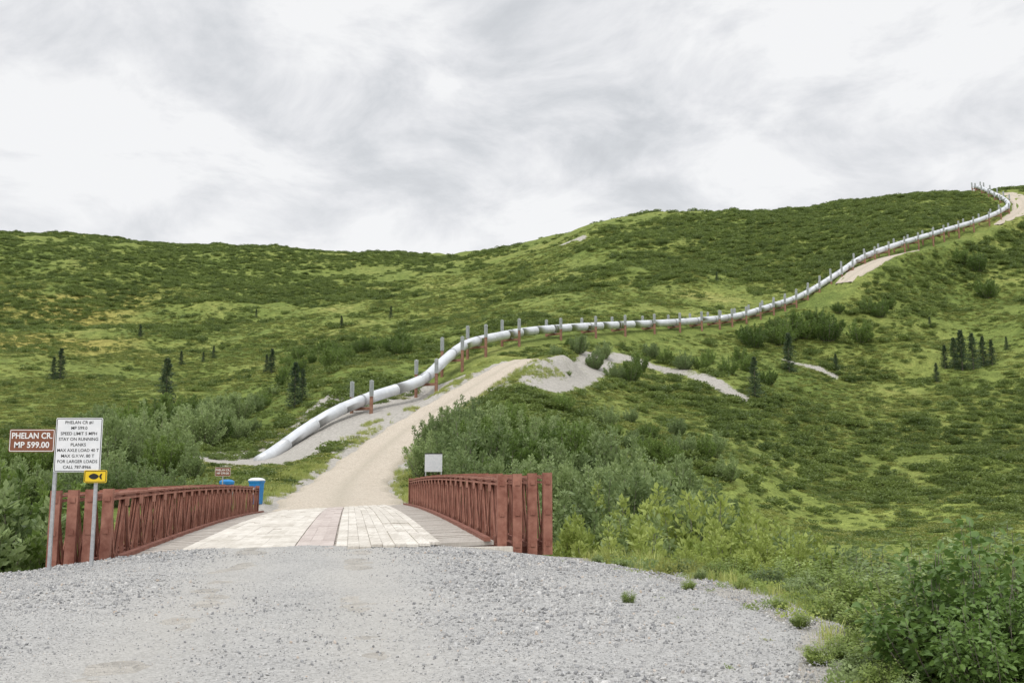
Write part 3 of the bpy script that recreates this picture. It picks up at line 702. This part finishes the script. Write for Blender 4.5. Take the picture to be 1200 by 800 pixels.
dn=fbm(x/14,y/14,41,4); keep=(rng.rand(len(x))<(sstep(.36,.60,dn)*.75+.12)*np.clip(230/y,.4,1))&clear(x,y,2.5,4.6)&~((x/y<-.1)&(y<75)); x,y=x[keep],y[keep]; z=ground(x,y); sc=rng.uniform(.4,1.25,len(x))
print('low',len(x))
scatter('low_tundra_shrubs',np.stack([x,y,z-.05],1),np.stack([sc*1.3,sc*1.3,sc*.8],1),np.stack([0*x,0*x,rng.rand(len(x))*6.28],1),lwc,5,'low yellow-green tundra ground cover','ground cover')
def tuft(seed,n_=38):
    r=np.random.RandomState(seed); V=[];Fc=[]
    for k in range(n_):
        a=r.rand()*6.283; b=np.array([r.normal()*.07,r.normal()*.07,0]); h=r.uniform(.12,.36); ln=r.uniform(.1,.6)*h; d=np.array([math.cos(a),math.sin(a),0]); s2=np.array([-d[1],d[0],0])*r.uniform(.003,.007)
        m=b+d*ln*.35+np.array([0,0,h*.6]); t=b+d*ln+np.array([0,0,h]); k0=len(V); V+=[b-s2,b+s2,m+s2*.8,m-s2*.8,t]; Fc+=[(k0,k0+1,k0+2,k0+3),(k0+3,k0+2,k0+4)]
    return mesh('tuft',V,Fc)
grc=src_collection('grass_source',[withmat(tuft(90+k),M_grass) for k in range(4)])
x1=rng.uniform(1,34,42000); y1=rng.uniform(6,60,42000)
wob=(fbm(x1*.5,y1*.5,5)-.5)*1.4
s1=(x1-BX)*BD[0]+(y1-BY)*BD[1]; t1=(x1-BX)*BR[0]+(y1-BY)*BR[1]
keep=((x1-Redge(y1)+wob)>rng.uniform(-.5,1.8,len(x1)))&(x1<.66*y1+3)&~((s1>-1)&(np.abs(t1)<5.2))&((y1>24)|(rng.rand(len(x1))<.4))
x1,y1=x1[keep],y1[keep]
kf=rng.uniform(6,REND-1,6000); k=kf.astype(int); fr=kf-k; cx_=road_w[k]*(1-fr)[:,None]+road_w[k+1]*fr[:,None]
sgn=rng.choice([-1,1],6000); off=sgn*(RHW[k]+rng.uniform(.1,4.5,6000)); tr_=np.gradient(road_w[:,:2],axis=0); tr_/=np.linalg.norm(tr_,axis=1)[:,None]
x2=cx_[:,0]+tr_[k,1]*off; y2=cx_[:,1]-tr_[k,0]*off; k2=fbm(x2/3,y2/3,81)>np.where(sgn<0,.54,.46); x2,y2=x2[k2],y2[k2]
x=np.concatenate([x1,x2]);y=np.concatenate([y1,y2]); z=ground(x,y); sc=rng.uniform(.6,1.25,len(x))*np.where(y>20,1.4,.75)
scatter('grass',np.stack([x,y,z-.02],1),np.stack([sc*1.3,sc*1.3,sc],1),np.stack([0*x,0*x,rng.rand(len(x))*6.28],1),grc,4,'yellow-green grass on valley floor and verges','grass')
wdc=src_collection('weed_source',[withmat(brush_mesh(110+k,260,.10,.75),m_) for k,m_ in enumerate((M_young,M_leaf,M_young,lm,M_low))])
x=rng.uniform(1.5,26,26000); y=rng.uniform(6,50,26000); wob=(fbm(x*.5,y*.5,5)-.5)*1.4; s1=(x-BX)*BD[0]+(y-BY)*BD[1]; t1=(x-BX)*BR[0]+(y-BY)*BR[1]
keep=((x-Redge(y)+wob)>rng.uniform(-.5,1.5,len(x)))&(x<.62*y+1)&~((s1>-1)&(np.abs(t1)<5.4))&(rng.rand(len(x))<sstep(.34,.54,fbm(x/2.2,y/2.2,61))*.9+.06)
x3=rng.uniform(-1,3.8,1300); y3=rng.uniform(8,20,1300); k3=(x3-Redge(y3)>-1.8)&(rng.rand(1300)<.13)
x4=rng.uniform(-13,-5,1500); y4=rng.uniform(21.2,24,1500); s4=(x4-BX)*BD[0]+(y4-BY)*BD[1]; t4=(x4-BX)*BR[0]+(y4-BY)*BR[1]; k4=(t4<-5.5)
x=np.concatenate([x[keep],x3[k3],x4[k4]]); y=np.concatenate([y[keep],y3[k3],y4[k4]]); z=ground(x,y); sc=rng.uniform(.14,.45,len(x))*np.where(y>18,1.5,1.)
sc[keep.sum():keep.sum()+k3.sum()]*=.35
scatter('weeds',np.stack([x,y,z-.02],1),np.stack([sc,sc,sc],1),np.stack([0*x,0*x,rng.rand(len(x))*6.28],1),wdc,5,'leafy light green weeds along the gravel edge','weeds')
def stone(seed):
    bm=bmesh.new(); bmesh.ops.create_icosphere(bm,subdivisions=1,radius=.5); r=np.random.RandomState(seed); sx,sy,sz=r.uniform(.7,1.2),r.uniform(.6,1),r.uniform(.4,.7)
    for v in bm.verts: v.co*=r.uniform(.75,1.15); v.co.x*=sx; v.co.y*=sy; v.co.z*=sz
    me=bpy.data.meshes.new('stone'); bm.to_mesh(me); bm.free(); return withmat(me,M_stone)
stc=src_collection('stone_source',[stone(k) for k in range(6)])
n_=150000; y=rng.uniform(6.5,21.6,n_); x=rng.uniform(-12.5,6.2,n_)
wob=(fbm(x*.5,y*.5,5)-.5)*1.4; xc=BX+(y-BY)*(-.161); dx=x-xc
wt=np.exp(-((dx+1.15)/.7)**2)+np.exp(-((dx-1.1)/.7)**2); mid_=np.exp(-(dx/2.4)**4)
keep=(x<Redge(y)-wob+rng.uniform(-.3,2.2,n_))&(x>-.62*y-1)&(rng.rand(n_)>np.clip(wt,0,1)*.55+mid_*.1); x,y=x[keep],y[keep]; mid_=mid_[keep]
z=np.maximum(np.where(x<Redge(y)-.3,padz(x,y),-9),near_z(x,y))
big=rng.rand(len(x))**6; coarse=fbm(x*.6,y*.6,71)
sc=(.008+.017*rng.rand(len(x))*(.5+coarse)+.085*big*np.clip(coarse*2.2-.6,.1,1.2))*(1-.45*mid_)
scatter('gravel',np.stack([x,y,z+sc*.12],1),np.stack([sc,sc,sc],1),rng.rand(len(x),3)*6.28,stc,6,'loose crushed grey stones on the approach','gravel')
print('bushes',cnt)

# ------------------------------------------------------------ world, sun, camera
w=bpy.data.worlds.new('World'); scene.world=w; w.use_nodes=True; nt=w.node_tree; nt.nodes.clear()
out=N(nt,'ShaderNodeOutputWorld'); bg=N(nt,'ShaderNodeBackground'); sky=N(nt,'ShaderNodeTexSky'); sky.sky_type='NISHITA'; sky.sun_disc=False; sky.sun_elevation=math.radians(52); sky.sun_rotation=math.radians(200)
tc=N(nt,'ShaderNodeTexCoord'); sx=N(nt,'ShaderNodeSeparateXYZ'); nt.links.new(tc.outputs['Generated'],sx.inputs[0])
dz=math_(nt,'ADD',math_(nt,'MAXIMUM',sx.outputs[2],0.),.30)
cx=N(nt,'ShaderNodeCombineXYZ'); nt.links.new(math_(nt,'DIVIDE',sx.outputs[0],dz),cx.inputs[0]); nt.links.new(math_(nt,'DIVIDE',sx.outputs[1],dz),cx.inputs[1]); cx.inputs[2].default_value=8.3
f1=noise(nt,4.0,12,cx.outputs[0],.6,.35); f2=noise(nt,1.2,5,cx.outputs[0],.5,.3)
t=math_(nt,'ADD',math_(nt,'MULTIPLY',f1,.5),math_(nt,'MULTIPLY',f2,.5))
cl=ramp(nt,[(.38,(.56,.58,.61)),(.45,(.67,.69,.72)),(.50,(.80,.81,.835)),(.55,(.93,.935,.945))],t)
hz=ramp(nt,[(.14,(1,1,1)),(.34,(0,0,0))],sx.outputs[2])
cl=mix(nt,math_(nt,'MULTIPLY',hz,.5),cl,(.93,.935,.945))
zen=N(nt,'ShaderNodeMapRange'); zen.interpolation_type='SMOOTHSTEP'; nt.links.new(sx.outputs[2],zen.inputs[0]); zen.inputs[1].default_value=.46; zen.inputs[2].default_value=.95; zen.inputs[3].default_value=1.0; zen.inputs[4].default_value=2.0
nsk=mix(nt,1.,sky.outputs[0],(.1,.1,.1),'MULTIPLY')
nt.links.new(mix(nt,.97,nsk,cl),bg.inputs[0]); nt.links.new(zen.outputs[0],bg.inputs[1]); nt.links.new(bg.outputs[0],out.inputs[0])
sl=bpy.data.lights.new('sun','SUN'); sl.energy=1.5; sl.angle=math.radians(12); sl.color=(1,.965,.91); so=bpy.data.objects.new('sun',sl); COL.objects.link(so)
so.rotation_euler=(math.radians(38),0,math.radians(-20))
cam=bpy.data.cameras.new('camera'); cam.lens=35; cam.sensor_width=36; cam.clip_end=4000; cam.clip_start=.1
co=bpy.data.objects.new('camera',cam); COL.objects.link(co); co.location=(0,0,EYE); co.rotation_euler=(math.radians(90+8.2),0,0); scene.camera=co
scene.view_settings.view_transform='Standard'; scene.view_settings.look='None'; scene.view_settings.exposure=0
